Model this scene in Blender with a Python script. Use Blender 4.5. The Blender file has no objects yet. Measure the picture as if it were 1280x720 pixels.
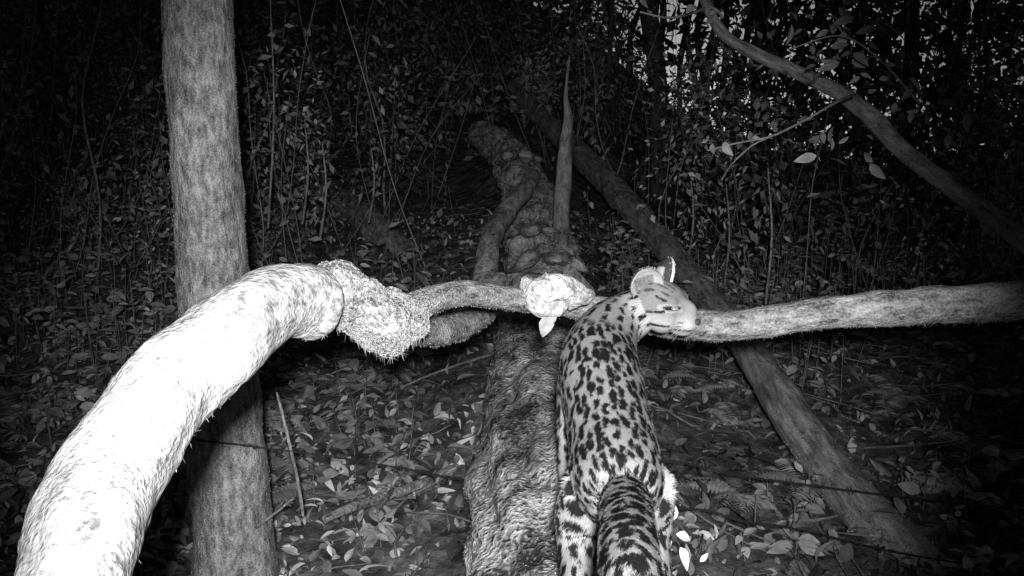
import bpy, math, numpy as np
from mathutils import Vector, Matrix
rng=np.random.default_rng(11)
CAMZ=1.4; TH=math.radians(8); FP=1080.0
cT,sT=math.cos(TH),math.sin(TH)
def P(u,v,d):
    a=(u-640)/FP*d; c=(360-v)/FP*d
    return np.array([a, d*cT+c*sT, CAMZ-d*sT+c*cT])
scene=bpy.context.scene
# ---------------------------------------------------------------- noise
def h3(i,j,k,seed=0):
    n=(i*1619+j*31337+k*6971+seed*1013)&0x7fffffff
    n=(n>>13)^n
    n=(n*((n*n*60493+19990303)&0x7fffffff)+1376312589)&0x7fffffff
    return n/float(0x7fffffff)
def vnoise(p,seed=0):
    p=np.asarray(p,float); f=np.floor(p); t=p-f; f=f.astype(np.int64); t=t*t*(3-2*t)
    r=0
    for a in (0,1):
        for b in (0,1):
            for c in (0,1):
                w=(t[:,0] if a else 1-t[:,0])*(t[:,1] if b else 1-t[:,1])*(t[:,2] if c else 1-t[:,2])
                r=r+w*h3(f[:,0]+a,f[:,1]+b,f[:,2]+c,seed)
    return r*2-1
def fbm(p,oct=4,seed=0):
    r=0;a=1.0;s=0;p=np.asarray(p,float)
    for o in range(oct):
        r=r+a*vnoise(p*2**o,seed+o*17); s+=a; a*=.5
    return r/s
def nrm(a): return a/(np.linalg.norm(a,axis=-1,keepdims=True)+1e-12)
# ---------------------------------------------------------------- mesh
def mkmesh(name,V,Fc,mat,shade=None,rc=None,smooth=False,parent=None):
    V=np.asarray(V,np.float32); 
    if not isinstance(Fc,list): Fc=[Fc]
    me=bpy.data.meshes.new(name)
    me.vertices.add(len(V)); me.vertices.foreach_set('co',V.ravel())
    idx=np.concatenate([np.asarray(f,np.int32).ravel() for f in Fc])
    tot=np.concatenate([np.full(len(f),np.asarray(f).shape[1],np.int32) for f in Fc])
    st=np.concatenate([[0],np.cumsum(tot)[:-1]]).astype(np.int32)
    me.loops.add(len(idx)); me.loops.foreach_set('vertex_index',idx)
    me.polygons.add(len(tot)); me.polygons.foreach_set('loop_start',st); me.polygons.foreach_set('loop_total',tot)
    me.polygons.foreach_set('use_smooth',np.full(len(tot),smooth))
    me.update(calc_edges=True)
    if shade is not None:
        a=me.attributes.new('shade','FLOAT','POINT'); a.data.foreach_set('value',np.asarray(shade,np.float32))
    if rc is not None:
        a=me.attributes.new('rc','FLOAT_VECTOR','POINT'); a.data.foreach_set('vector',np.asarray(rc,np.float32).ravel())
    me.materials.append(mat)
    ob=bpy.data.objects.new(name,me); scene.collection.objects.link(ob)
    if parent: ob.parent=parent
    return ob
def empty(name):
    e=bpy.data.objects.new(name,None); e.empty_display_size=.1; scene.collection.objects.link(e); return e
def catmull(pts,step):
    pts=np.asarray(pts,float)
    e=np.vstack([2*pts[0]-pts[1],pts,2*pts[-1]-pts[-2]]); out=[]
    for i in range(1,len(e)-2):
        L=np.linalg.norm(e[i+1,:3]-e[i,:3]); n=max(1,int(round(L/step)))
        for t in np.arange(n)/n:
            a,b,c,d=e[i-1],e[i],e[i+1],e[i+2]
            out.append(.5*((2*b)+(-a+c)*t+(2*a-5*b+4*c-d)*t*t+(-a+3*b-3*c+d)*t**3))
    out.append(pts[-1]); return np.array(out)
def frames(c):
    T=nrm(np.gradient(c,axis=0)); 
    n=np.array([0,0,1.]) if abs(T[0][2])<.8 else np.array([1.,0,0])
    N=[]
    for t in T:
        n=n-t*np.dot(n,t); n=n/np.linalg.norm(n); N.append(n)
    N=np.array(N); return T,N,np.cross(T,N)
def tube(pts,nseg=24,step=.02,amp=0.,freq=8.,axial=.35,seed=0,cap=True,rpow=None):
    """pts rows: x,y,z,r"""
    q=catmull(pts,step); c=q[:,:3]; r=np.maximum(q[:,3],.0005)
    T,N,B=frames(c); s=np.concatenate([[0],np.cumsum(np.linalg.norm(np.diff(c,axis=0),axis=1))])
    th=np.linspace(0,2*np.pi,nseg,endpoint=False)
    R0=np.mean(r)
    rc=np.stack([np.cos(th)[None]*R0+0*s[:,None],np.sin(th)[None]*R0+0*s[:,None],0*th[None]+s[:,None]],-1)
    rr=np.repeat(r[:,None],nseg,1)
    if amp:
        q2=rc.reshape(-1,3)*np.array([freq,freq,freq*axial])
        rr=rr*(1+amp*fbm(q2,5,seed).reshape(rr.shape)*2)
    V=c[:,None]+rr[...,None]*(np.cos(th)[None,:,None]*N[:,None]+np.sin(th)[None,:,None]*B[:,None])
    n=len(c); i=np.arange(n-1)[:,None]*nseg; j=np.arange(nseg)[None]; j2=(j+1)%nseg
    Q=np.stack([i+j,i+j2,i+nseg+j2,i+nseg+j],-1).reshape(-1,4)
    V=V.reshape(-1,3); rc=rc.reshape(-1,3)
    Tq=np.zeros((0,3),int)
    if cap:
        V=np.vstack([V,c[0]-T[0]*r[0]*.15,c[-1]+T[-1]*r[-1]*.15]); rc=np.vstack([rc,[0,0,s[0]],[0,0,s[-1]]])
        k=n*nseg; jj=np.arange(nseg); j3=(jj+1)%nseg
        Tq=np.vstack([np.stack([np.full(nseg,k),j3,jj],-1),np.stack([np.full(nseg,k+1),(n-1)*nseg+jj,(n-1)*nseg+j3],-1)])
    return V,Q,Tq,rc
def merge(parts):
    V=[];Q=[];T=[];R=[];o=0
    for v,q,t,r in parts:
        V.append(v);Q.append(q+o);T.append(t+o);R.append(r);o+=len(v)
    return np.vstack(V),np.vstack(Q),np.vstack(T),np.vstack(R)
def tubeobj(name,parts,mat,parent=None,smooth=True):
    V,Q,T,R=merge(parts)
    return mkmesh(name,V,[Q,T] if len(T) else [Q],mat,rc=R,smooth=smooth,parent=parent)
def px(rows):
    """rows u,v,depth,radius -> xyz r"""
    return [list(P(u,v,d))+[r] for u,v,d,r in rows]
def tris_of(V,Q,T):
    t=[]
    if len(Q): t+= [Q[:,[0,1,2]],Q[:,[0,2,3]]]
    if len(T): t.append(T)
    return np.vstack(t)
def surf_pts(V,tr,n):
    a,b,c=V[tr[:,0]],V[tr[:,1]],V[tr[:,2]]; cr=np.cross(b-a,c-a); ar=np.linalg.norm(cr,axis=1)
    i=rng.choice(len(tr),n,p=ar/ar.sum()); u=rng.random(n);v=rng.random(n); m=u+v>1; u[m]=1-u[m]; v[m]=1-v[m]
    p=a[i]+(b[i]-a[i])*u[:,None]+(c[i]-a[i])*v[:,None]
    return p,nrm(cr[i]),i,u,v
def blades(p,d,side,L,W,shade,name,mat,parent=None,bend=None):
    n=len(p); L=np.asarray(L).reshape(-1,1); W=np.asarray(W).reshape(-1,1)
    if bend is None: bend=np.zeros((n,3))
    v0=p-side*W*.5; v1=p+side*W*.5; m=p+d*L*.55+bend*L*.2
    v2=m+side*W*.35; v3=m-side*W*.35; v4=p+d*L+bend*L*.8
    V=np.stack([v0,v1,v2,v3,v4],1).reshape(-1,3); o=np.arange(n)[:,None]*5
    T=np.concatenate([o+np.array([[0,1,2]]),o+np.array([[0,2,3]]),o+np.array([[3,2,4]])])
    return mkmesh(name,V,T,mat,shade=np.repeat(shade,5),parent=parent)
# leaf templates
LA=(np.array([[0,0,0],[.42,.2,.05],[1,0,-.08],[.42,-.2,.05],[.5,0,0]]),np.array([[0,4,1],[1,4,2],[0,3,4],[3,2,4]]))
L2=(np.array([[0,0,0],[.42,.22,.05],[1,0,-.08],[.42,-.22,.05]]),np.array([[0,2,1],[0,3,2]]))
def tmplB(w=.22,curl=.25,fold=.06):
    xs=[0,.18,.42,.68,.88,1]; ws=[.02,.7,1,.75,.35,0]
    V=[];T=[]
    for x,k in zip(xs,ws):
        z=-curl*x*x
        V+= [[x,k*w,z+fold*k],[x,0,z],[x,-k*w,z+fold*k]]
    for i in range(5):
        a=i*3
        T+=[[a,a+1,a+4],[a,a+4,a+3],[a+1,a+2,a+5],[a+1,a+5,a+4]]
    return np.array(V),np.array(T)
LB=tmplB(); LC=tmplB(.16,.6,.1)
def leaves(name,tm,p,d,n,L,shade,mat,wid=None,parent=None,ret=False):
    d=nrm(d); n=n-d*np.sum(n*d,1,keepdims=True); n=nrm(n); s=np.cross(n,d)
    L=np.asarray(L).reshape(-1,1,1); w=1 if wid is None else np.asarray(wid).reshape(-1,1,1)
    tv=tm[0][None]
    V=p[:,None]+L*(tv[...,0:1]*d[:,None]+w*tv[...,1:2]*s[:,None]+tv[...,2:3]*n[:,None])
    k=tm[0].shape[0]; T=(np.arange(len(p))[:,None,None]*k+tm[1][None]).reshape(-1,3)
    sv=np.repeat(np.asarray(shade,float),k)*(1+.18*rng.normal(size=len(p)*k).clip(-1.5,1.5))
    return mkmesh(name,V.reshape(-1,3),T,mat,shade=np.clip(sv,.01,.9),parent=parent)
def rdir(n): return nrm(rng.normal(size=(n,3)))
# ---------------------------------------------------------------- materials
def nt(name):
    m=bpy.data.materials.new(name); m.use_nodes=True; t=m.node_tree; b=t.nodes['Principled BSDF']
    b.inputs['Roughness'].default_value=.85; b.inputs['Specular IOR Level'].default_value=.2
    return m,t,b
def N(t,ty,**k):
    n=t.nodes.new(ty)
    for a,v in k.items():
        if a in n.inputs: n.inputs[a].default_value=v
        else: setattr(n,a,v)
    return n
def ramp(t,stops):
    r=t.nodes.new('ShaderNodeValToRGB'); e=r.color_ramp.elements
    while len(e)<len(stops): e.new(.5)
    for x,(p,c) in zip(e,stops): x.position=p; x.color=(c,c,c,1)
    return r
def diffmat(name):
    """matt procedural material driven by the per-strand / per-leaf shade"""
    m=bpy.data.materials.new(name); m.use_nodes=True; t=m.node_tree; t.nodes.remove(t.nodes['Principled BSDF'])
    b=t.nodes.new('ShaderNodeBsdfDiffuse'); a=N(t,'ShaderNodeAttribute',attribute_name='shade'); t.links.new(a.outputs['Fac'],b.inputs['Color'])
    t.links.new(b.outputs[0],t.nodes['Material Output'].inputs['Surface']); return m
def barkmat(name,stops,scale=30,axial=.25,bump=.6,dist=.01,patch=6,patchamt=.5,fine=.35,fsc=5):
    m,t,b=nt(name)
    a=N(t,'ShaderNodeAttribute',attribute_name='rc'); mp=N(t,'ShaderNodeMapping'); mp.inputs['Scale'].default_value=(1,1,axial)
    t.links.new(a.outputs['Vector'],mp.inputs['Vector'])
    n1=N(t,'ShaderNodeTexNoise',Scale=scale,Detail=5.0,Roughness=.68); t.links.new(mp.outputs[0],n1.inputs['Vector'])
    n2=N(t,'ShaderNodeTexNoise',Scale=patch,Detail=3.0); t.links.new(a.outputs['Vector'],n2.inputs['Vector'])
    n3=N(t,'ShaderNodeTexNoise',Scale=scale*fsc,Detail=2.0); t.links.new(a.outputs['Vector'],n3.inputs['Vector'])
    mx=N(t,'ShaderNodeMath',operation='MULTIPLY_ADD'); t.links.new(n2.outputs['Fac'],mx.inputs[0]); mx.inputs[1].default_value=patchamt
    t.links.new(n1.outputs['Fac'],mx.inputs[2])
    m2=N(t,'ShaderNodeMath',operation='MULTIPLY_ADD'); t.links.new(n3.outputs['Fac'],m2.inputs[0]); m2.inputs[1].default_value=fine; t.links.new(mx.outputs[0],m2.inputs[2])
    sb=N(t,'ShaderNodeMath',operation='SUBTRACT'); t.links.new(m2.outputs[0],sb.inputs[0]); sb.inputs[1].default_value=(patchamt+fine)*.5
    rp=ramp(t,stops); t.links.new(sb.outputs[0],rp.inputs[0]); t.links.new(rp.outputs[0],b.inputs['Base Color'])
    bp=N(t,'ShaderNodeBump',Strength=bump,Distance=dist); t.links.new(sb.outputs[0],bp.inputs['Height']); t.links.new(bp.outputs[0],b.inputs['Normal'])
    return m
M_tree=barkmat('tree_bark',[(.28,.08),(.5,.32),(.72,.66)],75,.3,1.,.012,10,.35,fine=.5,fsc=3)
M_limb=barkmat('pale_limb_bark',[(.26,.16),(.38,.34),(.52,.48),(.7,.62)],38,.8,.7,.010,7,.8,fine=.5,fsc=4)
M_knot=barkmat('mossy_knot_bark',[(.3,.08),(.48,.3),(.66,.6)],80,.9,1.,.014,20,.5,fine=.6,fsc=3)
M_stub=barkmat('splintered_wood',[(.3,.3),(.5,.6),(.66,.8)],60,.9,1.,.01,20,.5,fine=.6,fsc=3)
M_branch=barkmat('branch_bark',[(.3,.08),(.5,.32),(.7,.6)],60,.35,1.,.008,14,.45,fine=.5,fsc=3)
M_log=barkmat('log_bark',[(.34,.05),(.43,.2),(.52,.38),(.68,.7)],20,.55,1.,.03,4,.7,fine=.5,fsc=5)
M_weath=barkmat('weathered_wood',[(.3,.10),(.5,.34),(.7,.65)],26,.4,1.,.02,8,.5,fine=.5,fsc=3)
M_dim=barkmat('dim_bark',[(.3,.08),(.5,.26),(.7,.5)],30,.3,1.,.012,8,.4)
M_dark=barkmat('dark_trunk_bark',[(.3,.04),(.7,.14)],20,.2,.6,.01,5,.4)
M_moss=diffmat('moss_fuzz'); M_litter=diffmat('dead_leaf'); M_leaf=diffmat('green_leaf')
M_fur=diffmat('fur'); M_far=diffmat('far_foliage')
# ---------------------------------------------------------------- terrain
def gz(x,y):
    x=np.asarray(x,float);y=np.asarray(y,float)
    yy=y-2.7; yc=np.clip(yy,-3,22)
    hill=.13*yc+.008*np.clip(yc,0,None)**2
    low=.05*np.clip(yc,-3,60)
    e=.1*y+.9; w=1/(1+np.exp(-(e-x)/(.06*np.abs(y)+.35)))
    z=.1+hill*w+low*(1-w)
    z=z+.2*np.exp(-((x-.1)/.55)**2)*1/(1+np.exp(-(y-2.2)*2))
    p=np.stack([x,y,0*x],-1).reshape(-1,3)
    z=z+((.06+.16*np.clip((y.reshape(-1)-5)/6,0,1))*fbm(p*.9,4,3)+.02*fbm(p*6,3,5)).reshape(x.shape)
    return z
g=np.linspace(-1,1,360); gx=np.sinh(g*5.2)/np.sinh(5.2)*160
GX,GY=np.meshgrid(gx,gx+4,indexing='ij'); GZ=gz(GX,GY)
n=360; i=np.arange(n-1)[:,None]*n; j=np.arange(n-1)[None]
Q=np.stack([i+j,i+n+j,i+n+j+1,i+j+1],-1).reshape(-1,4)
m,t,b=nt('forest_soil'); co=N(t,'ShaderNodeTexCoord'); n1=N(t,'ShaderNodeTexNoise',Scale=9.0,Detail=6.0,Roughness=.7); t.links.new(co.outputs['Object'],n1.inputs['Vector'])
r=ramp(t,[(.35,.04),(.5,.13),(.68,.36)]); t.links.new(n1.outputs['Fac'],r.inputs[0]); t.links.new(r.outputs[0],b.inputs['Base Color'])
bp=N(t,'ShaderNodeBump',Strength=1.0,Distance=.03); t.links.new(n1.outputs['Fac'],bp.inputs['Height']); t.links.new(bp.outputs[0],b.inputs['Normal'])
mkmesh('ground',np.stack([GX,GY,GZ],-1).reshape(-1,3),Q,m,smooth=True)
def gnorm(x,y):
    e=.05; return nrm(np.stack([-(gz(x+e,y)-gz(x-e,y))/(2*e),-(gz(x,y+e)-gz(x,y-e))/(2*e),np.ones_like(x)],-1))
def wedge(n,y0,y1,k=.62,pw=1.):
    y=y0+(y1-y0)*rng.random(n)**pw; x=(rng.random(n)*2-1)*(k*y+.5); return x,y
def litter(name,tm,n,y0,y1,l0,l1,s0,s1,pw=1.2,lift=.03,tilt=.45,cl=-9):
    x,y=wedge(n,y0,y1,pw=pw)
    k=fbm(np.stack([x,y,0*x],-1)*1.3,3,19)>cl; x=x[k];y=y[k];n=len(x)
    z=gz(x,y)+rng.random(n)*lift
    nn=nrm(gnorm(x,y)+rng.normal(size=(n,3))*tilt); d=rdir(n); 
    sh=s0+(s1-s0)*rng.random(n)**2.4
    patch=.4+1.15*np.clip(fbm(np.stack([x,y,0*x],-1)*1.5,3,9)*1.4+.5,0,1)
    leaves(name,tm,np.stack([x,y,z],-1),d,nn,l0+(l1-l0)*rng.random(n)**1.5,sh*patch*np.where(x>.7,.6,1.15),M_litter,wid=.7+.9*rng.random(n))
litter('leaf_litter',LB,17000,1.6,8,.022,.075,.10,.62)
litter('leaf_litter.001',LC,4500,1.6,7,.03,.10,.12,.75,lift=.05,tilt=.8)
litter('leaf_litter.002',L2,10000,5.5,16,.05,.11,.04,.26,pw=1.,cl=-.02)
tw=[]
for k in range(460):
    x,y=wedge(1,1.8,8); x=x[0];y=y[0]; a=rng.random()*6.28; L=.1+.5*rng.random()**2; pts=[]
    for s in np.linspace(0,1,4):
        xx=x+math.cos(a)*L*s+rng.normal()*.015; yy=y+math.sin(a)*L*s+rng.normal()*.015
        pts.append([xx,yy,float(gz(xx,yy))+.03+rng.random()*.03,.002+.006*rng.random()**2*(1-s*.5)])
    tw.append(tube(pts,5,.08))
tubeobj('fallen_twigs',tw,M_dim)
# ---------------------------------------------------------------- moss helper
def moss(name,V,tr,n,L,W,sh0,sh1,parent,grav=.5,lift=.6,up=None,mat=None,patchf=None):
    p,nn,i,_,_=surf_pts(V,tr,n)
    if patchf is not None:
        k=patchf(p,nn); p=p[k];nn=nn[k]; n=len(p)
    t_=nrm(np.cross(nn,rdir(n))); d=nrm(nn*lift+t_*.6+np.array([0,0,-1])*grav*rng.random((n,1)))
    s=nrm(np.cross(d,rdir(n)))
    L_=L*(.4+rng.random(n)); sh=sh0+(sh1-sh0)*rng.random(n)
    return blades(p,d,s,L_,W*(.5+rng.random(n)),sh,name,mat or M_moss,parent)
# ---------------------------------------------------------------- tree on the left
tree=empty('tree')
tp=px([(299,800,2.7,.15),(294,700,2.7,.125),(286,600,2.7,.118),(276,470,2.7,.113),(268,345,2.7,.108),(257,200,2.7,.104),(246,0,2.7,.104)])
d0=np.array(tp[-1][:3])-np.array(tp[-3][:3]); d0/=np.linalg.norm(d0)
for k in range(1,6):
    q=np.array(tp[6][:3])+d0*k*1.1+np.array([.08*k*k,.05*k*k,0])*.3; tp.append(list(q)+[.104-.012*k])
V,Qd,Tt,R=tube(tp,84,.01,.05,26,.3,1)
mkmesh('trunk',V,[Qd,Tt],M_tree,rc=R,smooth=True,parent=tree)
vis=V[:,2]<2.6; trr=tris_of(V,Qd,Tt); trr=trr[vis[trr].all(1)]
moss('bark_lichen',V,trr,7000,.005,.0018,.15,.6,tree,.2,.5)
limbs=[]; lp=[]
for k in range(12):
    a=rng.random()*6.28; b0=np.array(tp[7+k%4][:3]); q=[list(b0)+[.05]]
    for s in (1,2,3): 
        b0=b0+np.array([math.cos(a),math.sin(a),.5])*.7+rng.normal(size=3)*.12; q.append(list(b0)+[.04-.011*s]); lp.append(b0)
    limbs.append(tube(q,8,.15))
tubeobj('limbs',limbs,M_tree,tree)
lp=np.array(lp); c=lp[rng.integers(0,len(lp),5000)]+rng.normal(size=(5000,3))*.5; c=c[c[:,2]>3.0]; k=len(c)
leaves('crown',L2,c,rdir(k),rdir(k),.1+.08*rng.random(k),.2+.3*rng.random(k),M_far,parent=tree)
# ---------------------------------------------------------------- foreground leaning limb
limb=empty('fallen_branch')
a=tube(px([(60,1000,.66,.047),(70,850,.72,.049),(90,722,.79,.051),(119,632,.87,.054),(166,549,.94,.0565),(222,478,1.02,.058),(290,418,1.1,.055),(345,380,1.19,.052),(378,374,1.24,.053),(396,378,1.26,.052),(404,379,1.27,.044)]),80,.005,.12,16,.7,4)
V,Qd,Tt,R=a; mkmesh('thick_end',V,[Qd,Tt],M_limb,rc=R,smooth=True,parent=limb)
moss('hanging_moss',V,tris_of(V,Qd,Tt),900,.007,.0007,.2,.5,limb,2.5,.2,patchf=lambda p,nn:(nn[:,2]<-.4)&(fbm(p*18,2,8)>.05))
a=tube(px([(396,362,1.275,.036),(420,362,1.3,.043),(445,376,1.32,.042),(462,388,1.335,.043),(482,396,1.355,.054),(500,396,1.38,.046),(512,386,1.41,.026),(528,379,1.44,.02)]),72,.004,.2,30,.9,7)
V,Qd,Tt,R=a; mkmesh('mossy_knot',V,[Qd,Tt],M_knot,rc=R,smooth=True,parent=limb)
moss('knot_moss',V,tris_of(V,Qd,Tt),14000,.0035,.0010,.2,.6,limb,1.0,.3)
moss('knot_hanging_moss',V,tris_of(V,Qd,Tt),1500,.013,.0007,.15,.45,limb,3.,.15,patchf=lambda p,nn:(nn[:,2]<-.45))
a=tube(px([(505,388,1.41,.026),(540,374,1.48,.024),(580,367,1.56,.0225),(620,371,1.65,.023),(660,376,1.73,.024),(710,381,1.82,.026),(770,390,1.9,.03),(840,404,1.95,.034),(900,407,1.97,.036),(960,402,1.96,.035),(1030,392,1.93,.036),(1110,386,1.9,.040),(1200,380,1.88,.042),(1300,372,1.86,.044),(1500,350,1.8,.05)]),48,.007,.09,28,.6,9)
V,Qd,Tt,R=a; mkmesh('thin_end',V,[Qd,Tt],M_branch,rc=R,smooth=True,parent=limb)
moss('branch_fuzz',V,tris_of(V,Qd,Tt),7000,.003,.001,.12,.5,limb,.9,.3)
moss('branch_hanging_moss',V,tris_of(V,Qd,Tt),1100,.010,.0008,.15,.4,limb,3.,.15,patchf=lambda p,nn:(nn[:,2]<-.5)&(fbm(p*9,2,8)>.0))
a=tube(px([(500,398,1.45,.03),(525,412,1.6,.028),(555,413,1.75,.03),(590,400,1.95,.03),(612,380,2.15,.028),(625,350,2.4,.025)]),32,.01,.08,24,.5,12)
V,Qd,Tt,R=a; mkmesh('lower_fork',V,[Qd,Tt],M_branch,rc=R,smooth=True,parent=limb)
moss('fork_fuzz',V,tris_of(V,Qd,Tt),3000,.005,.0011,.1,.4,limb,.9,.3)
a=tube(px([(654,346,1.70,.003),(662,358,1.70,.02),(676,366,1.69,.036),(694,366,1.69,.038),(712,366,1.70,.034),(728,369,1.71,.022),(742,366,1.73,.004)]),40,.004,.33,30,.8,21)
V,Qd,Tt,R=a; mkmesh('broken_stub',V,[Qd,Tt],M_stub,rc=R,smooth=False,parent=limb)
p=np.array([P(685,392,1.69),P(690,384,1.70)])
leaves('stub_leaf',LB,p,np.array([[-.15,-.15,-1.],[.25,-.3,-1]]),np.array([[0.3,-1,.1]]*2),np.array([.048,.03]),np.array([.4,.4]),M_leaf,wid=np.array([1.5,1.2]),parent=limb)
# ---------------------------------------------------------------- main log
log=empty('fallen_log')
def LP(u,v,d,r):
    q=P(u,v,d); return [q[0],q[1],q[2]-r,r]
lp_=[LP(745,1400,.55,.2),LP(737,900,1.05,.205),LP(727,722,1.5,.203),LP(700,560,2.05,.2),LP(678,440,2.9,.195),LP(685,335,4.3,.2),LP(678,295,4.9,.19),LP(672,260,5.6,.18),LP(655,205,7.0,.17),LP(632,172,8.6,.16),LP(600,150,10.,.14)]
q_=catmull(lp_,.3); near=[list(v) for v in q_ if v[1]<4.0]; far_=[list(v) for v in q_ if v[1]>3.7]
a=tube(near,150,.011,.16,9,.5,31); V,Qd,Tt,R=a
mkmesh('log_trunk',V,[Qd,Tt],M_log,rc=R,smooth=True,parent=log)
moss('log_moss',V,tris_of(V,Qd,Tt),22000,.006,.0016,.15,.6,log,.4,.5,patchf=lambda p,nn:(nn[:,2]>-.3)&(fbm(p*6,3,8)>.05))
a=tube(far_,90,.02,.28,7,1.3,33); V,Qd,Tt,R=a
mkmesh('log_weathered_end',V,[Qd,Tt],M_weath,rc=R,smooth=True,parent=log)
moss('log_end_moss',V,tris_of(V,Qd,Tt),16000,.02,.006,.12,.5,log,.4,.6,patchf=lambda p,nn:(fbm(p*3,3,8)>.05))
rings=[]
for (u,v,d,w,bow,rr_) in [(684,338,4.3,50,14,.035),(668,292,4.95,32,8,.028),(650,205,7.0,30,12,.035)]:
    pts=[]
    for k in range(9):
        f=k/8*2-1; q=P(u+f*w,v-bow*(1-f*f)+rng.normal()*2.,d+.15*rng.normal()); pts.append(list(q)+[rr_*(1.15-.8*f*f)*(.7+.5*rng.random())])
    rings.append(tube(pts,20,.02,.35,14,.8,int(u)))
tubeobj('bark_ridges',rings,M_weath,log)
vine=tube(px([(602,400,3.6,.05),(606,350,3.75,.052),(614,300,4.1,.05),(634,262,4.6,.05),(655,240,5.,.05),(668,214,5.5,.045)]),32,.02,.14,14,.4,40)
tubeobj('climbing_root',[vine],M_weath)
up=tube(px([(700,330,4.9,.05),(702,250,5.1,.048),(706,190,5.2,.042),(710,150,5.2,.03),(707,118,5.2,.012),(712,70,5.2,.006)]),24,.03,.14,16,.3,41)
tubeobj('dead_sapling',[up],M_dim)
dl=tube(px([(640,110,11,.1),(690,160,9,.1),(745,212,7.3,.1),(800,272,6,.09),(862,345,5.,.078),(910,402,4.4,.075),(955,465,3.9,.078),(995,530,3.55,.08),(1040,592,3.3,.085),(1085,645,3.1,.09),(1150,720,2.9,.1),(1220,800,2.75,.11)]),48,.02,.13,10,.35,44)
lt=empty('leaning_trunk'); V,Qd,Tt,R=dl; mkmesh('trunk',V,[Qd,Tt],M_dim,rc=R,smooth=True,parent=lt)
moss('trunk_moss',V,tris_of(V,Qd,Tt),12000,.012,.003,.08,.45,lt,.8,.5,patchf=lambda p,nn:(fbm(p*4,3,8)>-.05))
tubeobj('rotting_log',[tube(px([(405,240,8.2,.09),(445,262,7.6,.12),(480,295,7.,.13),(518,330,6.5,.1)]),24,.03,.15,10,.5,50)],M_weath)
tubeobj('fallen_stick',[tube(px([(405,650,2.75,.012),(440,634,2.85,.016),(490,618,3.,.018),(540,600,3.15,.016)]),12,.02,.1,20,.4,51),tube(px([(470,640,2.8,.008),(500,600,3.1,.008),(520,575,3.3,.006)]),8,.02)],M_weath)
tubeobj('upright_stick',[tube(px([(379,645,2.6,.005),(372,600,2.6,.005),(356,530,2.6,.005),(346,490,2.6,.004)]),8,.02),tube(px([(320,660,2.6,.004),(352,635,2.6,.004),(368,622,2.6,.004)]),8,.02)],M_weath)
# ---------------------------------------------------------------- barbed wire
fence=empty('barbed_wire_fence')
m,t,b=nt('rusty_wire'); b.inputs['Base Color'].default_value=(.03,.03,.03,1); b.inputs['Roughness'].default_value=.7
def strand(rows,name):
    q=catmull(px(rows),.01); s=np.arange(len(q)); parts=[]
    for ph in (0,math.pi):
        w=q.copy(); w[:,2]+=np.sin(s*.9+ph)*.0022; w[:,1]+=np.cos(s*.9+ph)*.0022; w[:,3]=.0018; parts.append(tube(w,5,.02))
    for k in range(5,len(q)-3,11):
        c=q[k,:3]
        for a in (0,1,2):
            d=rng.normal(size=3); d/=np.linalg.norm(d); parts.append(tube([list(c-d*.016)+[.001],list(c)+[.0018],list(c+d*.016)+[.001]],4,.02))
    tubeobj(name,parts,m,fence,False)
strand([(120,520,2.6,1),(232,547,2.56,1),(300,556,2.56,1),(400,569,2.62,1),(500,585,2.66,1),(585,600,2.7,1),(700,610,2.8,1),(830,578,2.8,1),(920,594,2.8,1),(1010,606,2.82,1),(1120,620,2.85,1),(1300,640,2.9,1)],'strand_upper')
strand([(560,665,2.45,1),(700,650,2.5,1),(860,636,2.55,1),(930,652,2.55,1),(1000,662,2.6,1),(1120,690,2.7,1),(1300,720,2.8,1)],'strand_lower')
# ---------------------------------------------------------------- overhanging branch
ob=empty('overhanging_branch')
br=[tube(px([(800,-260,4.1,.028),(860,-60,3.9,.026),(885,10,3.8,.022),(908,46,3.7,.024),(955,72,3.6,.026),(1010,96,3.5,.028),(1062,124,3.4,.03),(1094,152,3.35,.036),(1130,190,3.3,.034),(1190,235,3.2,.034),(1320,330,3.,.038)]),20,.015,.18,20,.5,60),
 tube(px([(1068,118,3.1,.006),(1045,128,2.9,.005),(1010,148,2.8,.004),(965,170,2.7,.0035),(925,178,2.7,.003),(884,188,2.7,.0025)]),8,.02,.05,20),
 tube(px([(965,170,2.7,.0025),(940,182,2.7,.0025),(915,205,2.7,.002),(902,225,2.7,.002)]),6,.02),
 tube(px([(1150,130,2.8,.004),(1100,75,2.8,.003),(1050,45,2.8,.0025),(985,62,2.8,.002)]),6,.02),
 tube(px([(885,10,3.8,.008),(840,22,3.6,.005),(800,15,3.5,.004)]),6,.02)]
tubeobj('wood',br,M_dim,ob)
p=[];d=[]
def spray(u0,v0,u1,v1,dep,n,sp=14):
    for k in range(n):
        f=rng.random(); p.append(P(u0+(u1-u0)*f+rng.normal()*sp,v0+(v1-v0)*f+rng.normal()*sp,dep+rng.normal()*.08)); d.append([rng.normal(),rng.normal()*.6,rng.normal()*.5-.4])
spray(1000,55,1115,80,2.9,34,16); spray(1030,20,1110,30,2.9,26,14); spray(1000,175,1110,195,2.8,12,14); spray(890,185,960,170,2.7,4,3); spray(1100,100,1230,160,2.8,30,25); spray(780,-10,900,15,3.6,14,12)
p=np.array(p);d=np.array(d);k=len(p)
leaves('leaves',LB,p,d,rdir(k)+np.array([0,-.6,.6]),.03+.045*rng.random(k),.14+.24*rng.random(k),M_leaf,parent=ob,wid=.8+.5*rng.random(k))
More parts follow.
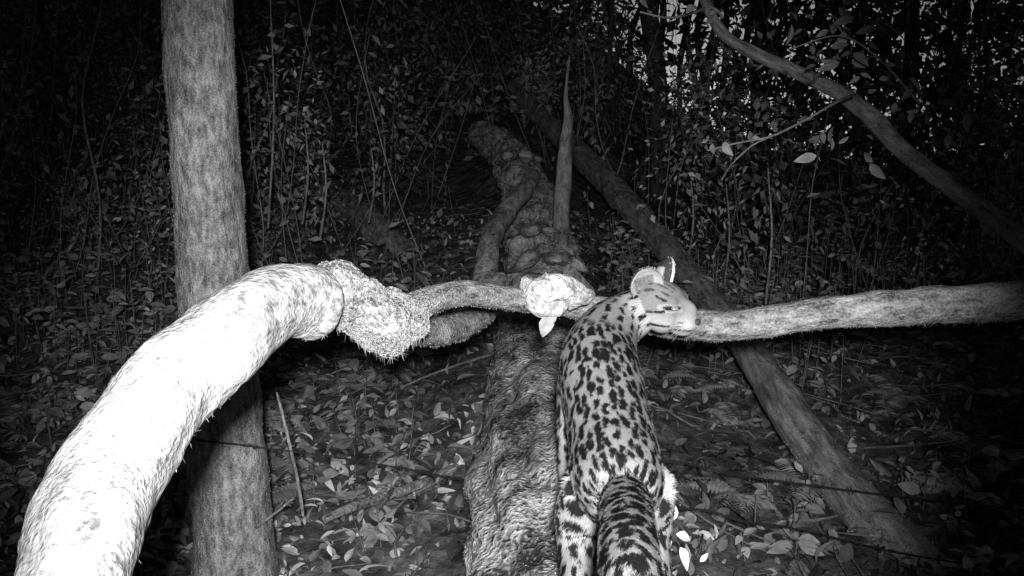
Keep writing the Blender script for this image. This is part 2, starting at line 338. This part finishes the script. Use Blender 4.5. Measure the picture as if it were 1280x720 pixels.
# ---------------------------------------------------------------- undergrowth
def clear(x,y):
    return (np.abs(x-.1)>.5)|(y>9.5)
acc=[[],[],[],[]]; stems=[]
x,y=wedge(1600,2.6,8,.66,1.0); ok=clear(x,y)&~((np.abs(x+.85)<.3)&(y<3.0)); x=x[ok];y=y[ok]
dens=fbm(np.stack([x,y,0*x],-1)*.8,3,77)>-.15; x=x[dens];y=y[dens]
for xx,yy in zip(x,y):
    z=float(gz(xx,yy)); hgt=(.05+.14*rng.random()) if yy<4.3 else (.12+.38*rng.random())
    nl=int(5+9*rng.random()); lean=rng.normal(size=2)*.15*hgt; tall=rng.random(nl)**.7
    stems.append(tube([[xx,yy,z-.02,.003],[xx+lean[0]*.5,yy+lean[1]*.5,z+hgt*.5,.0025],[xx+lean[0],yy+lean[1],z+hgt,.0015]],4,.2,cap=False))
    an=rng.random(nl)*6.28; rad=hgt*.28*rng.random(nl)*(1.2-.5*tall)
    acc[0].append(np.stack([xx+lean[0]*tall+np.cos(an)*rad,yy+lean[1]*tall+np.sin(an)*rad,z+hgt*tall],-1))
    acc[1].append(np.stack([np.cos(an),np.sin(an),rng.normal(size=nl)*.4],-1))
    acc[2].append((.03+.05*rng.random(nl))*(.7+.6*rng.random())); acc[3].append(np.full(nl,.2+.35*rng.random())*(.7+.6*rng.random(nl)))
P_,D_,L_,S_=np.vstack(acc[0]),np.vstack(acc[1]),np.concatenate(acc[2]),np.concatenate(acc[3]); k=len(P_)
leaves('undergrowth_plants',LB,P_,D_,np.array([0,-.35,1.])+rng.normal(size=(k,3))*.45,L_,S_,M_leaf,wid=.7+.8*rng.random(k))
acc=[[],[],[],[]]
for q in range(300):
    yy=5.6+11*rng.random()**1.1; xx=(rng.random()*2-1)*(.66*yy+.5)
    r_=.18+.42*rng.random(); 
    if abs(xx-.1)<.45+r_ and yy<9: continue
    if 0<xx/yy<.3 and yy<8 and rng.random()<.5: continue
    z=float(gz(xx,yy)); hh=(.3+.9*rng.random())*(1 if yy<9 else 1.5); nl=int(50+190*rng.random()); big=.6+1.1*rng.random()**1.5
    o=rng.normal(size=(nl,3)); o=nrm(o)*(rng.random((nl,1))**.35)
    lob=1+.55*fbm(o*1.8+q*3.1,2,3)[:,None]
    pc=np.array([xx,yy,z+hh])+o*lob*np.array([r_,r_,hh*.75]); pc[:,2]=np.maximum(pc[:,2],z+.03)
    acc[0].append(pc); acc[1].append(nrm(o+rng.normal(size=(nl,3))*.5+np.array([0,0,-.2]))); acc[2].append((.035+.05*rng.random(nl))*big*(1 if yy<9 else 1.3))
    acc[3].append(np.full(nl,.07+.6*rng.random()**2.4)*(.6+.8*rng.random(nl)))
    for w_ in range(1+int(rng.random()*2)):
        e=np.array([xx,yy,z])+np.append(rng.normal(size=2)*r_*.9,hh*1.3); stems.append(tube([[xx+rng.normal()*.03,yy,z-.03,.006],list((np.array([xx,yy,z])+e)/2+rng.normal(size=3)*.08)+[.004],list(e)+[.002]],4,.15,cap=False))
P_,D_,L_,S_=np.vstack(acc[0]),np.vstack(acc[1]),np.concatenate(acc[2]),np.concatenate(acc[3]); k=len(P_)
leaves('shrubs',LA,P_,D_,rdir(k)*.7+np.array([0,-.3,.8]),L_,np.clip(S_,0,.85),M_leaf,wid=.6+1.1*rng.random(k))
tubeobj('undergrowth_stems',stems,M_dim)
P_=[];D_=[];L_=[];S_=[]
for c in range(60):
    xx=rng.choice([-1,1],p=[.3,.7])*(.5+2.2*rng.random()); yy=2.9+3.8*rng.random()
    if abs(xx+.85)<.3 and yy<3: continue
    z=float(gz(xx,yy))
    for f in range(5):
        a=rng.random()*6.28; L=.1+.16*rng.random(); n_=16; s=np.linspace(.15,1,n_)
        base=np.stack([xx+math.cos(a)*L*s,yy+math.sin(a)*L*s,z+.03+L*(.9*s-.75*s*s)],-1); sh=.2+.25*rng.random()
        for sd in (-1,1):
            P_.append(base); D_.append(np.tile([[-math.sin(a)*sd+.35*math.cos(a),math.cos(a)*sd+.35*math.sin(a),-.15]],(n_,1))); L_.append(L*.32*np.sin(np.pi*(s*.85+.12))+.004); S_.append(np.full(n_,sh))
P_=np.vstack(P_);D_=np.vstack(D_);L_=np.concatenate(L_);S_=np.concatenate(S_); k=len(P_)
leaves('ferns',LA,P_,D_,np.tile([[0,0,1.]],(k,1))+rng.normal(size=(k,3))*.2,L_,S_,M_leaf,wid=np.full(k,.8))
st=[]; lv=[]
for k in range(110):
    yy=5.5+12*rng.random(); xx=(rng.random()*2-1)*(.62*yy); 
    if abs(xx-.1)<.5 and yy<9: continue
    z=float(gz(xx,yy)); h=.8+3.2*rng.random(); r=.003+.012*rng.random()**2*(yy/8); l=rng.normal(size=2)*.2
    pts=[[xx+l[0]*s*h+rng.normal()*.06,yy+l[1]*s*h,z+h*s-.05,r*(1-.5*s)] for s in np.linspace(0,1,6)]
    st.append(tube(pts,5,.15,cap=False))
    for q in range(16):
        f=rng.random(); c=np.array(pts[0][:3])*(1-f)+np.array(pts[-1][:3])*f; lv.append(c+rng.normal(size=3)*.16)
for (u,v0,v1,d) in [(335,0,255,5.5),(400,180,268,5.2),(461,185,248,6),(378,150,250,5.6),(957,210,350,5),(905,230,330,6),(860,215,300,6)]:
    a_=P(u,v1+30,d); b_=P(u+3,v0,d); st.append(tube([list(a_)+[.008],list((a_*.5+b_*.5)+[.03,0,0])+[.007],list(b_)+[.004]],6,.1,cap=False))
    for q in range(12):
        f=rng.random()**.6; lv.append(a_+(b_-a_)*f+rng.normal(size=3)*.07)
tubeobj('saplings',st,M_weath)
lv=np.array(lv);k=len(lv); leaves('sapling_leaves',LA,lv,rdir(k),rdir(k)+np.array([0,-1,1]),.05+.06*rng.random(k),.2+.3*rng.random(k),M_leaf)
# ---------------------------------------------------------------- forest
tr=[]; 
for k in range(46):
    yy=12+22*rng.random(); xx=(rng.random()*2-1)*(.68*yy)
    z=float(gz(xx,yy)); r=.04+.12*rng.random()**2; l=rng.normal(size=2)*.05
    tr.append(tube([[xx+l[0]*s*9+rng.normal()*.1,yy+l[1]*s*9,z-.2+9*s,r*(1-.4*s)] for s in np.linspace(0,1,8)],10,.4,.08,6,.3,k,cap=False))
for (u,d,r) in [(824,9.8,.1),(765,14,.04),(790,16,.05),(872,15,.05),(742,12,.035),(915,14,.06),(808,18,.04),(848,19,.06),(885,20,.05)]:
    a_=P(u,230,d); tr.append(tube([[a_[0]+.05*s*rng.normal(),a_[1],a_[2]-2.2+s*1.6,r] for s in range(7)],10,.4,.08,6,.3,u,cap=False))
for k in range(40):
    a_=P(720+200*rng.random(),60+170*rng.random(),12+8*rng.random()); dd_=np.array([rng.normal()*.5,0,1.]); L=.6+1.5*rng.random()
    tr.append(tube([list(a_-dd_*L)+[.015],list(a_+rng.normal(size=3)*.1)+[.014],list(a_+dd_*L)+[.008]],5,.3,cap=False))
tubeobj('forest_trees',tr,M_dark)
def cloud(name,n,fx,size,s0,s1,tm=L2,mat=M_far):
    p=fx(n); k=len(p); return leaves(name,tm,p,rdir(k),rdir(k),size[0]+(size[1]-size[0])*rng.random(k),s0+(s1-s0)*rng.random(k),mat)
def gapf(u,z,y):
    e=(z-CAMZ)/y
    return np.exp(-((u-.165)/.085)**2)*np.clip((e+.02)/.02,0,1)
def back(n):
    y=10+12*rng.random(n); x=(rng.random(n)*2-1)*(.66*y+1); h=rng.random(n)**1.2*5
    z=gz(x,y)+h; u=x/y
    p=np.stack([x,y,z],-1)
    keep=fbm(p*.7,4,91)>(.02+.62*gapf(u,z,y)-.15*(u>.3))
    return p[keep]
cloud('forest_foliage',55000,back,(.08,.17),.05,.4)
def far(n):
    y=26+10*rng.random(n); u=(rng.random(n)*2-1)*.9; x=u*y; h=rng.random(n)*9; z=gz(x,y)+h-.5; p=np.stack([x,y,z],-1)
    keep=fbm(p*.6,4,5)>(-.6+.9*gapf(u,z,y)+.5*np.exp(-((u+.12)/.06)**2)*(z/y>.2)); return p[keep]
cloud('distant_foliage',22000,far,(.4,.8),.08,.3)
def sky_blocker(n):
    p=np.stack([(rng.random(n)*2-1)*16,-8+34*rng.random(n),5.5+3.5*rng.random(n)],-1); p[:,2]+=np.clip(p[:,1]-8,0,30)*.25; return p
cloud('sky_blocking_canopy',5000,sky_blocker,(.8,1.4),.08,.3)  # unseen leaf layer, added overhead to block skylight from the ground
# ---------------------------------------------------------------- OCELOT
cat=empty('ocelot')
HS=1.27; FUR=.70
Hc=P(822,380,1.765); Fv=nrm(np.array([.82,-.55,-.20])); Uv=np.array([.0,-.12,1.]); Uv=nrm(Uv-Fv*np.dot(Uv,Fv)); Rv=np.cross(Fv,Uv)
def HL(f,r,u): return Hc+(Fv*f+Rv*r+Uv*u)*HS
torso=px([(777,632,1.255,.040),(775,617,1.285,.060),(771,595,1.34,.071),(766,558,1.42,.071),(759,518,1.50,.072),(752,480,1.58,.074),(749,446,1.665,.071),(760,416,1.73,.060),(778,400,1.76,.052),(800,388,1.765,.046)])
tailp=px([(780,606,1.30,.03),(782,628,1.22,.034),(784,655,1.10,.0335),(786,688,.99,.033),(789,740,.89,.032),(794,830,.80,.031),(800,980,.70,.03)])
tailp+= [[tailp[-1][0]+.02,tailp[-1][1]-.1,tailp[-1][2]-.02,.026],[tailp[-1][0]+.05,tailp[-1][1]-.17,tailp[-1][2]-.01,.014]]
legs=[
 [[.128,1.29,.905,.050],[.112,1.325,.835,.043],[.104,1.30,.79,.03],[.100,1.235,.762,.021],[.100,1.24,.725,.018],[.100,1.285,.712,.019]],
 [[.203,1.29,.905,.050],[.220,1.345,.835,.043],[.225,1.32,.79,.03],[.226,1.26,.755,.021],[.226,1.265,.705,.018],[.226,1.315,.69,.019]],
 [[.132,1.635,1.0,.044],[.118,1.60,.92,.032],[.114,1.625,.83,.023],[.113,1.65,.75,.018],[.113,1.69,.73,.020]],
 [[.212,1.64,1.0,.044],[.225,1.61,.92,.032],[.226,1.66,.83,.023],[.226,1.70,.74,.018],[.226,1.745,.715,.020]]]
parts=[tube(torso,28,.01),tube(tailp,20,.01)]+[tube(l,18,.01) for l in legs]
belly=[[q[0],q[1]-.0,q[2]-.022,q[3]*.86] for q in torso[2:7]]; parts.append(tube(belly,24,.01))
def ell(c,rf,rr,ru,ax=None,n=16):
    A=(Fv,Rv,Uv) if ax is None else ax
    th=np.linspace(0,np.pi,n)[:,None]; ph=np.linspace(0,2*np.pi,24,endpoint=False)[None]
    X=(np.cos(th)+0*ph)*rf; Y=np.sin(th)*np.cos(ph)*rr; Z=np.sin(th)*np.sin(ph)*ru
    V=c+(X[...,None]*A[0]+Y[...,None]*A[1]+Z[...,None]*A[2])
    i=np.arange(n-1)[:,None]*24; j=np.arange(24)[None]; j2=(j+1)%24
    Q=np.stack([i+j,i+24+j,i+24+j2,i+j2],-1).reshape(-1,4)
    V=V.reshape(-1,3); return V,Q,np.zeros((0,3),int),V*0
def hell(f,r,u,a,b,c): return ell(HL(f,r,u),a*HS,b*HS,c*HS)
parts+=[hell(0,0,0,.05,.044,.041),hell(.047,0,-.015,.026,.024,.018),hell(.052,.009,-.014,.02,.014,.014),hell(.052,-.009,-.014,.02,.014,.014),
 hell(.034,0,.004,.034,.016,.02),hell(.02,.024,-.012,.026,.02,.024),hell(.02,-.024,-.012,.026,.02,.024),hell(.044,0,-.029,.02,.015,.01),hell(.02,.02,.016,.022,.014,.012),hell(.02,-.02,.016,.022,.014,.012)]
for l in legs:
    e=l[-1]
    for dx in (-.012,-.004,.004,.012):
        parts.append(ell(np.array([e[0]+dx,e[1]+.014-abs(dx)*.4,e[2]-.004]),.012,.0065,.009,(np.array([0,1.,0]),np.array([1.,0,0]),np.array([0,0,1.]))))
V,Qd,Tt,_=merge(parts)
tmp=mkmesh('tmp',V,[Qd,Tt] if len(Tt) else Qd,M_fur)
md=tmp.modifiers.new('r','REMESH'); md.mode='VOXEL'; md.voxel_size=.0034
sm=tmp.modifiers.new('s','SMOOTH'); sm.factor=.5; sm.iterations=9
dg=bpy.context.evaluated_depsgraph_get(); em=bpy.data.meshes.new_from_object(tmp.evaluated_get(dg))
bpy.data.objects.remove(tmp)
nv=len(em.vertices); V=np.zeros(nv*3); em.vertices.foreach_get('co',V); V=V.reshape(-1,3)
nn_=np.zeros(nv*3); em.vertices.foreach_get('normal',nn_); VN=nn_.reshape(-1,3)
em.calc_loop_triangles(); tr_=np.zeros(len(em.loop_triangles)*3,np.int32); em.loop_triangles.foreach_get('vertices',tr_); tr_=tr_.reshape(-1,3)
S=[]
def addbone(pts,part,sgn):
    q=catmull(pts,.01); c=q[:,:3]; T=nrm(np.gradient(c,axis=0)); s=np.concatenate([[0],np.cumsum(np.linalg.norm(np.diff(c,axis=0),axis=1))])
    for k in range(len(c)):
        upv=np.array([0,0,1.]); 
        if part>=2: upv=np.array([0,1.,0])
        upv=upv-T[k]*np.dot(upv,T[k]); upv/=np.linalg.norm(upv)
        S.append(np.concatenate([c[k],[q[k,3]],T[k]*sgn,upv,np.cross(T[k],upv),[part,s[k]]]))
addbone(torso,0,-1); addbone(tailp,1,1)
for i_,l in enumerate(legs): addbone(l,2+i_,1)
for f,u,r in [(0,0,.046),(.03,-.008,.036),(.055,-.014,.022)]:
    S.append(np.concatenate([HL(f,0,u),[r*HS],-Fv,Uv,Rv,[9,0]]))
S=np.array(S)
def lookup(X):
    best=np.full(len(X),1e9); bi=np.zeros(len(X),int)
    for k in range(len(S)):
        dx=X-S[k,:3]; d=np.sqrt((dx*dx).sum(1))-S[k,3]; m_=d<best; best[m_]=d[m_]; bi[m_]=k
    b=S[bi].copy()
    b[:,14]+=np.sum((X-b[:,:3])*b[:,4:7],1)*np.where(b[:,13]==0,-1,1)
    return b
def voro(a,b,seed,jit=.75):
    ia=np.floor(a).astype(np.int64); ib=np.floor(b).astype(np.int64); F1=np.full(len(a),9.); idv=np.zeros(len(a))
    for da in (-1,0,1):
        for db in (-1,0,1):
            ca=ia+da; cb=ib+db
            pa=ca+.5+jit*(h3(ca,cb,0*ca,seed)-.5); pb=cb+.5+jit*.7*(h3(ca,cb,0*ca+5,seed)-.5)
            sz=.8+.45*h3(ca,cb,0*ca+9,seed)
            d=np.sqrt((a-pa)**2+(b-pb)**2)/sz; m_=d<F1; F1[m_]=d[m_]; idv[m_]=h3(ca,cb,0*ca+3,seed)[m_]
    return F1,idv
def sst(x,a,b): t=np.clip((x-a)/(b-a),0,1); return t*t*(3-2*t)
BLK=.03
def coat(X):
    B=lookup(X); rel=X-B[:,:3]; part=B[:,13]; s=B[:,14]
    ph=np.arctan2(np.sum(rel*B[:,10:13],1),np.sum(rel*B[:,7:10],1)); aph=np.abs(ph)
    wn=fbm(X*45,3,2); wn2=fbm(X*45+9,3,6); fine=fbm(X*160,2,8)
    out=np.full(len(X),.5)
    w=ph*.074
    a=s/.039+wn*.6; b=w/.0165+wn2*.5+.5
    a=a+.5*(np.floor(b).astype(np.int64)&1)
    F1,idv=voro(a,b,4,.6)
    base=.58+.14*sst(aph,.5,1.3)+.15*sst(aph,1.7,2.5)+.10*fbm(X*20,3,1)
    thr=.445-.03*sst(aph,.5,1.2)
    mk=1-sst(F1+fine*.09,thr-.08,thr+.05)
    cen=(1-sst(F1,.1,.2))*sst(aph,.9,1.3)*(idv>.6)
    col=base*(1-mk)+BLK*mk; col=col*(1-cen)+.14*cen
    st_=np.sin(w/.0058+wn*1.8); nk=sst(s,.45,.50)
    brk=sst(np.sin(s/.006+wn2*3+np.floor(w/.0182)*2),-.9,-.3)
    mkn=sst(st_+fine*.3+wn*.4,.2,.6)*(1-sst(aph,2.2,2.6))*brk; coln=base*1.0*(1-mkn)+BLK*mkn
    col=col*(1-nk)+coln*nk
    out=np.where(part==0,col,out)
    F2,_=voro(s/.03+wn*.5,ph/.75+wn2*.45,14,.7)
    bd=np.sin(s/.045*2*np.pi+wn*3.5+np.sin(ph*1.5)*1.3); mkt=np.maximum(sst(bd+fine*.3,.55,.85),1-sst(F2+fine*.08,.32,.44))*(1-.8*sst(aph,2.3,2.8))
    tb=.52+.08*wn; out=np.where(part==1,tb*(1-mkt)+BLK*mkt,out)
    F1,idv=voro(s/.028+wn*.4,ph*1.3+wn2*.4,8,.6); mkl=1-sst(F1,.32,.42); out=np.where((part>=2)&(part<9),.56*(1-mkl)+BLK*mkl,out)
    r_=(X-Hc)/HS; f=r_@Fv; rr=r_@Rv; u=r_@Uv; ar=np.abs(rr); 
    hb=.36+.28*sst(-u,-.008,.014)+.12*sst(f,.045,.06)+.06*wn
    def seg(pa,pb,wd,x=f,y=u,cond=True):
        pa=np.array(pa);pb=np.array(pb);ab=pb-pa; tt=np.clip(((x-pa[0])*ab[0]+(y-pa[1])*ab[1])/(ab@ab),0,1)
        dd=np.hypot(x-pa[0]-tt*ab[0],y-pa[1]-tt*ab[1]); return (1-sst(dd+fine*.0015+wn*.001,wd*.6,wd*1.1))*cond
    side=ar>.014
    mk=np.zeros(len(X))
    for pa,pb,wd in [((.028,.004),(.0,-.002),.0022),((0,-.002),(-.035,-.012),.0028),((.040,-.017),(.01,-.02),.0018),((.01,-.02),(-.03,-.034),.003),((.026,.020),(.008,.025),.0018)]:
        mk=np.maximum(mk,seg(pa,pb,wd,cond=side))
    for x0 in (.007,.018,.029): mk=np.maximum(mk,seg((.026,x0*.8),(-.05,x0*1.3),.0022,f,ar,u>.018)*(.75)*sst(np.sin(f/.004+x0*300)+wn2,-.7,-.2))
    eye=np.hypot((f-.036),(u-.010)*3.)+9*(ar<.014); mk=np.maximum(mk,(1-sst(eye,.009,.012)))
    wh=seg((.056,-.010),(.047,-.013),.0010,cond=side)+seg((.058,-.015),(.047,-.018),.0010,cond=side)
    mk=np.maximum(mk,np.clip(wh,0,1)*.7)
    lips=seg((.07,-.021),(.04,-.025),.0016,cond=u<-.01); mk=np.maximum(mk,lips*.9)
    ring=(sst(eye,.012,.014)*(1-sst(eye,.018,.022))); hc=hb*(1-ring*.6)+.78*ring*.6
    hc=hc*(1-mk)+BLK*mk
    out=np.where(part==9,hc,out)
    return np.clip(out,.012,.9)*FUR,B
sh,B=coat(V)
a=em.attributes.new('shade','FLOAT','POINT'); a.data.foreach_set('value',sh.astype(np.float32)*.9)
em.materials.clear(); em.materials.append(M_fur); em.polygons.foreach_set('use_smooth',np.ones(len(em.polygons),bool))
body=bpy.data.objects.new('body',em); scene.collection.objects.link(body); body.parent=cat
p,fn,i_,u_,v_=surf_pts(V,tr_,130000)
w0=(1-u_-v_)[:,None]; nn=nrm(VN[tr_[i_,0]]*w0+VN[tr_[i_,1]]*u_[:,None]+VN[tr_[i_,2]]*v_[:,None])
sh,B=coat(p); comb=B[:,4:7]; comb=nrm(comb-nn*np.sum(comb*nn,1,keepdims=True)+rng.normal(size=p.shape)*.22)
comb=nrm(comb-nn*np.sum(comb*nn,1,keepdims=True))
hd=B[:,13]==9; L=np.where(hd,.0036,.0105); L=np.where(B[:,13]==1,.013,L)*(.7+.6*rng.random(len(p)))
lift=.28+.3*rng.random((len(p),1)); dd=nrm(comb+nn*lift)
blades(p,dd,np.cross(nn,dd),L,.0013*np.ones(len(p)),sh*(.75+.45*rng.random(len(p))),'fur',M_fur,cat,bend=-nn*.25)
def ear(sgn,name):
    base=HL(-.006,sgn*.032,.026); out=Rv*sgn; upd=nrm(Uv*1.+out*.40-Fv*.12); op=nrm(Fv*.75+out*.65-upd*0); op=nrm(op-upd*np.dot(op,upd)); sd=np.cross(upd,op)
    nt_,nph=16,19; Vs=[];sh=[]
    for lay in (0,1):
        for a_ in range(nt_):
            t_=a_/(nt_-1); wv=.026*(1-t_**2.6)**.5*(.85+.3*math.sin(t_*2.6)) 
            for b_ in range(nph):
                f_=(b_/(nph-1)*2-1); ang=f_*1.75
                q=base+upd*(t_*.054-.010)+sd*math.sin(ang)*wv-op*(math.cos(ang)*wv*.6)
                if lay: q=q-op*.003
                Vs.append(base+(q-base)*HS)
                sh.append(((.42+.2*(max(abs(f_),t_)>.75)+.08*rng.random()-.27*(abs(f_)<.4)*(t_<.6)) if lay==0 else (.6 if .3<t_<.62 and abs(f_)<.5 else .06)))
    Fq=[]
    for lay in (0,1):
        o=lay*nt_*nph
        for a_ in range(nt_-1):
            for b_ in range(nph-1):
                q=[o+a_*nph+b_,o+a_*nph+b_+1,o+(a_+1)*nph+b_+1,o+(a_+1)*nph+b_]; Fq.append(q if lay else q[::-1])
    Vs=np.array(Vs); Fq=np.array(Fq); mkmesh(name,Vs,Fq,M_fur,shade=np.array(sh),smooth=True,parent=cat)
    tr0=np.vstack([Fq[:,[0,1,2]],Fq[:,[0,2,3]]]); k0=(tr0<nt_*nph).all(1)
    pp,n3,_,_,_=surf_pts(Vs,tr0[k0],650); d3=nrm(upd*.8+op*.25+rng.normal(size=pp.shape)*.3)
    blades(pp,d3,nrm(np.cross(d3,n3)),.006*np.ones(650),.0008*np.ones(650),.35+.3*rng.random(650),name+'_fur',M_fur,cat)
ear(1,'ear_right'); ear(-1,'ear_left')
m,t,b=nt('eye_wet'); b.inputs['Base Color'].default_value=(.3,.3,.3,1); b.inputs['Roughness'].default_value=.15; b.inputs['Specular IOR Level'].default_value=.5
for sg in (1,-1):
    v,q,tt,_=hell(.0365,sg*.0225,.010,.0085,.0062,.0038); mkmesh('eye_right' if sg>0 else 'eye_left',v,q,m,smooth=True,parent=cat)
m,t,b=nt('nose_leather'); b.inputs['Base Color'].default_value=(.08,.08,.08,1); b.inputs['Roughness'].default_value=.4
v,q,tt,_=hell(.070,0,-.009,.006,.008,.005); mkmesh('nose',v,q,m,smooth=True,parent=cat)
pw=[];dw=[]
for sg in (1,-1):
    for k in range(9): pw.append(HL(.058+.006*rng.random(),sg*.018,-.016+.01*rng.random())); dw.append(Rv*sg*1.+Fv*.15*rng.normal()-Uv*(.3-.4*rng.random())-Fv*.3)
pw=np.array(pw);dw=nrm(np.array(dw)); blades(pw,dw,nrm(np.cross(dw,Uv)),.06*np.ones(18),.0007*np.ones(18),np.full(18,.7),'whiskers',M_fur,cat,bend=np.tile(-Uv*.2,(18,1)))
p=[P(832,655,1.42),P(845,668,1.42),P(838,672,1.43),P(875,702,1.4),P(850,684,1.43),P(842,650,1.45)]
p=np.array(p); k=len(p)
leaves('pale_fallen_leaves',LC,p,np.array([[-.5,.2,.4],[.8,.1,-.2],[-.3,-.3,-.4],[.5,0,.5],[.3,-.5,-.5],[.1,.2,.8]]),np.array([[.2,-.8,.6]]*k),np.array([.03,.035,.03,.018,.035,.03]),np.full(k,.75),M_leaf,wid=np.full(k,1.5))
# ---------------------------------------------------------------- lights, world, camera
sp=bpy.data.lights.new('infrared_illuminator','SPOT'); sp.energy=330; sp.spot_size=math.radians(58.5); sp.spot_blend=.65; sp.shadow_soft_size=.035
so=bpy.data.objects.new('infrared_illuminator',sp); scene.collection.objects.link(so); so.location=(.02,-.25,CAMZ+.12)
tgt=P(605,415,3.0); so.rotation_euler=(Vector(tgt)-Vector(so.location)).to_track_quat('-Z','Y').to_euler()
sl=bpy.data.lights.new('sun','SUN'); sl.energy=.02; sl.angle=math.radians(.5); s2=bpy.data.objects.new('sun',sl); scene.collection.objects.link(s2)
az=math.radians(12); el=math.radians(2); sd=Vector((math.sin(az)*math.cos(el),math.cos(az)*math.cos(el),math.sin(el))); s2.rotation_euler=sd.to_track_quat('Z','Y').to_euler()
w=bpy.data.worlds.new('World'); scene.world=w; w.use_nodes=True; t=w.node_tree; bg=t.nodes['Background']
sk=t.nodes.new('ShaderNodeTexSky'); sk.sky_type='NISHITA'; sk.sun_disc=False; sk.sun_elevation=el; sk.sun_rotation=az
bw=t.nodes.new('ShaderNodeRGBToBW'); t.links.new(sk.outputs[0],bw.inputs[0]); t.links.new(bw.outputs[0],bg.inputs['Color']); bg.inputs['Strength'].default_value=.04
cd=bpy.data.cameras.new('camera'); cd.lens=36*FP/1280; cd.sensor_width=36; cd.clip_start=.02; cd.clip_end=600
co=bpy.data.objects.new('camera',cd); scene.collection.objects.link(co); co.location=(0,0,CAMZ); co.rotation_euler=(math.radians(90)-TH,0,0); scene.camera=co
scene.view_settings.view_transform='Standard'; scene.view_settings.look='None'; scene.view_settings.exposure=0
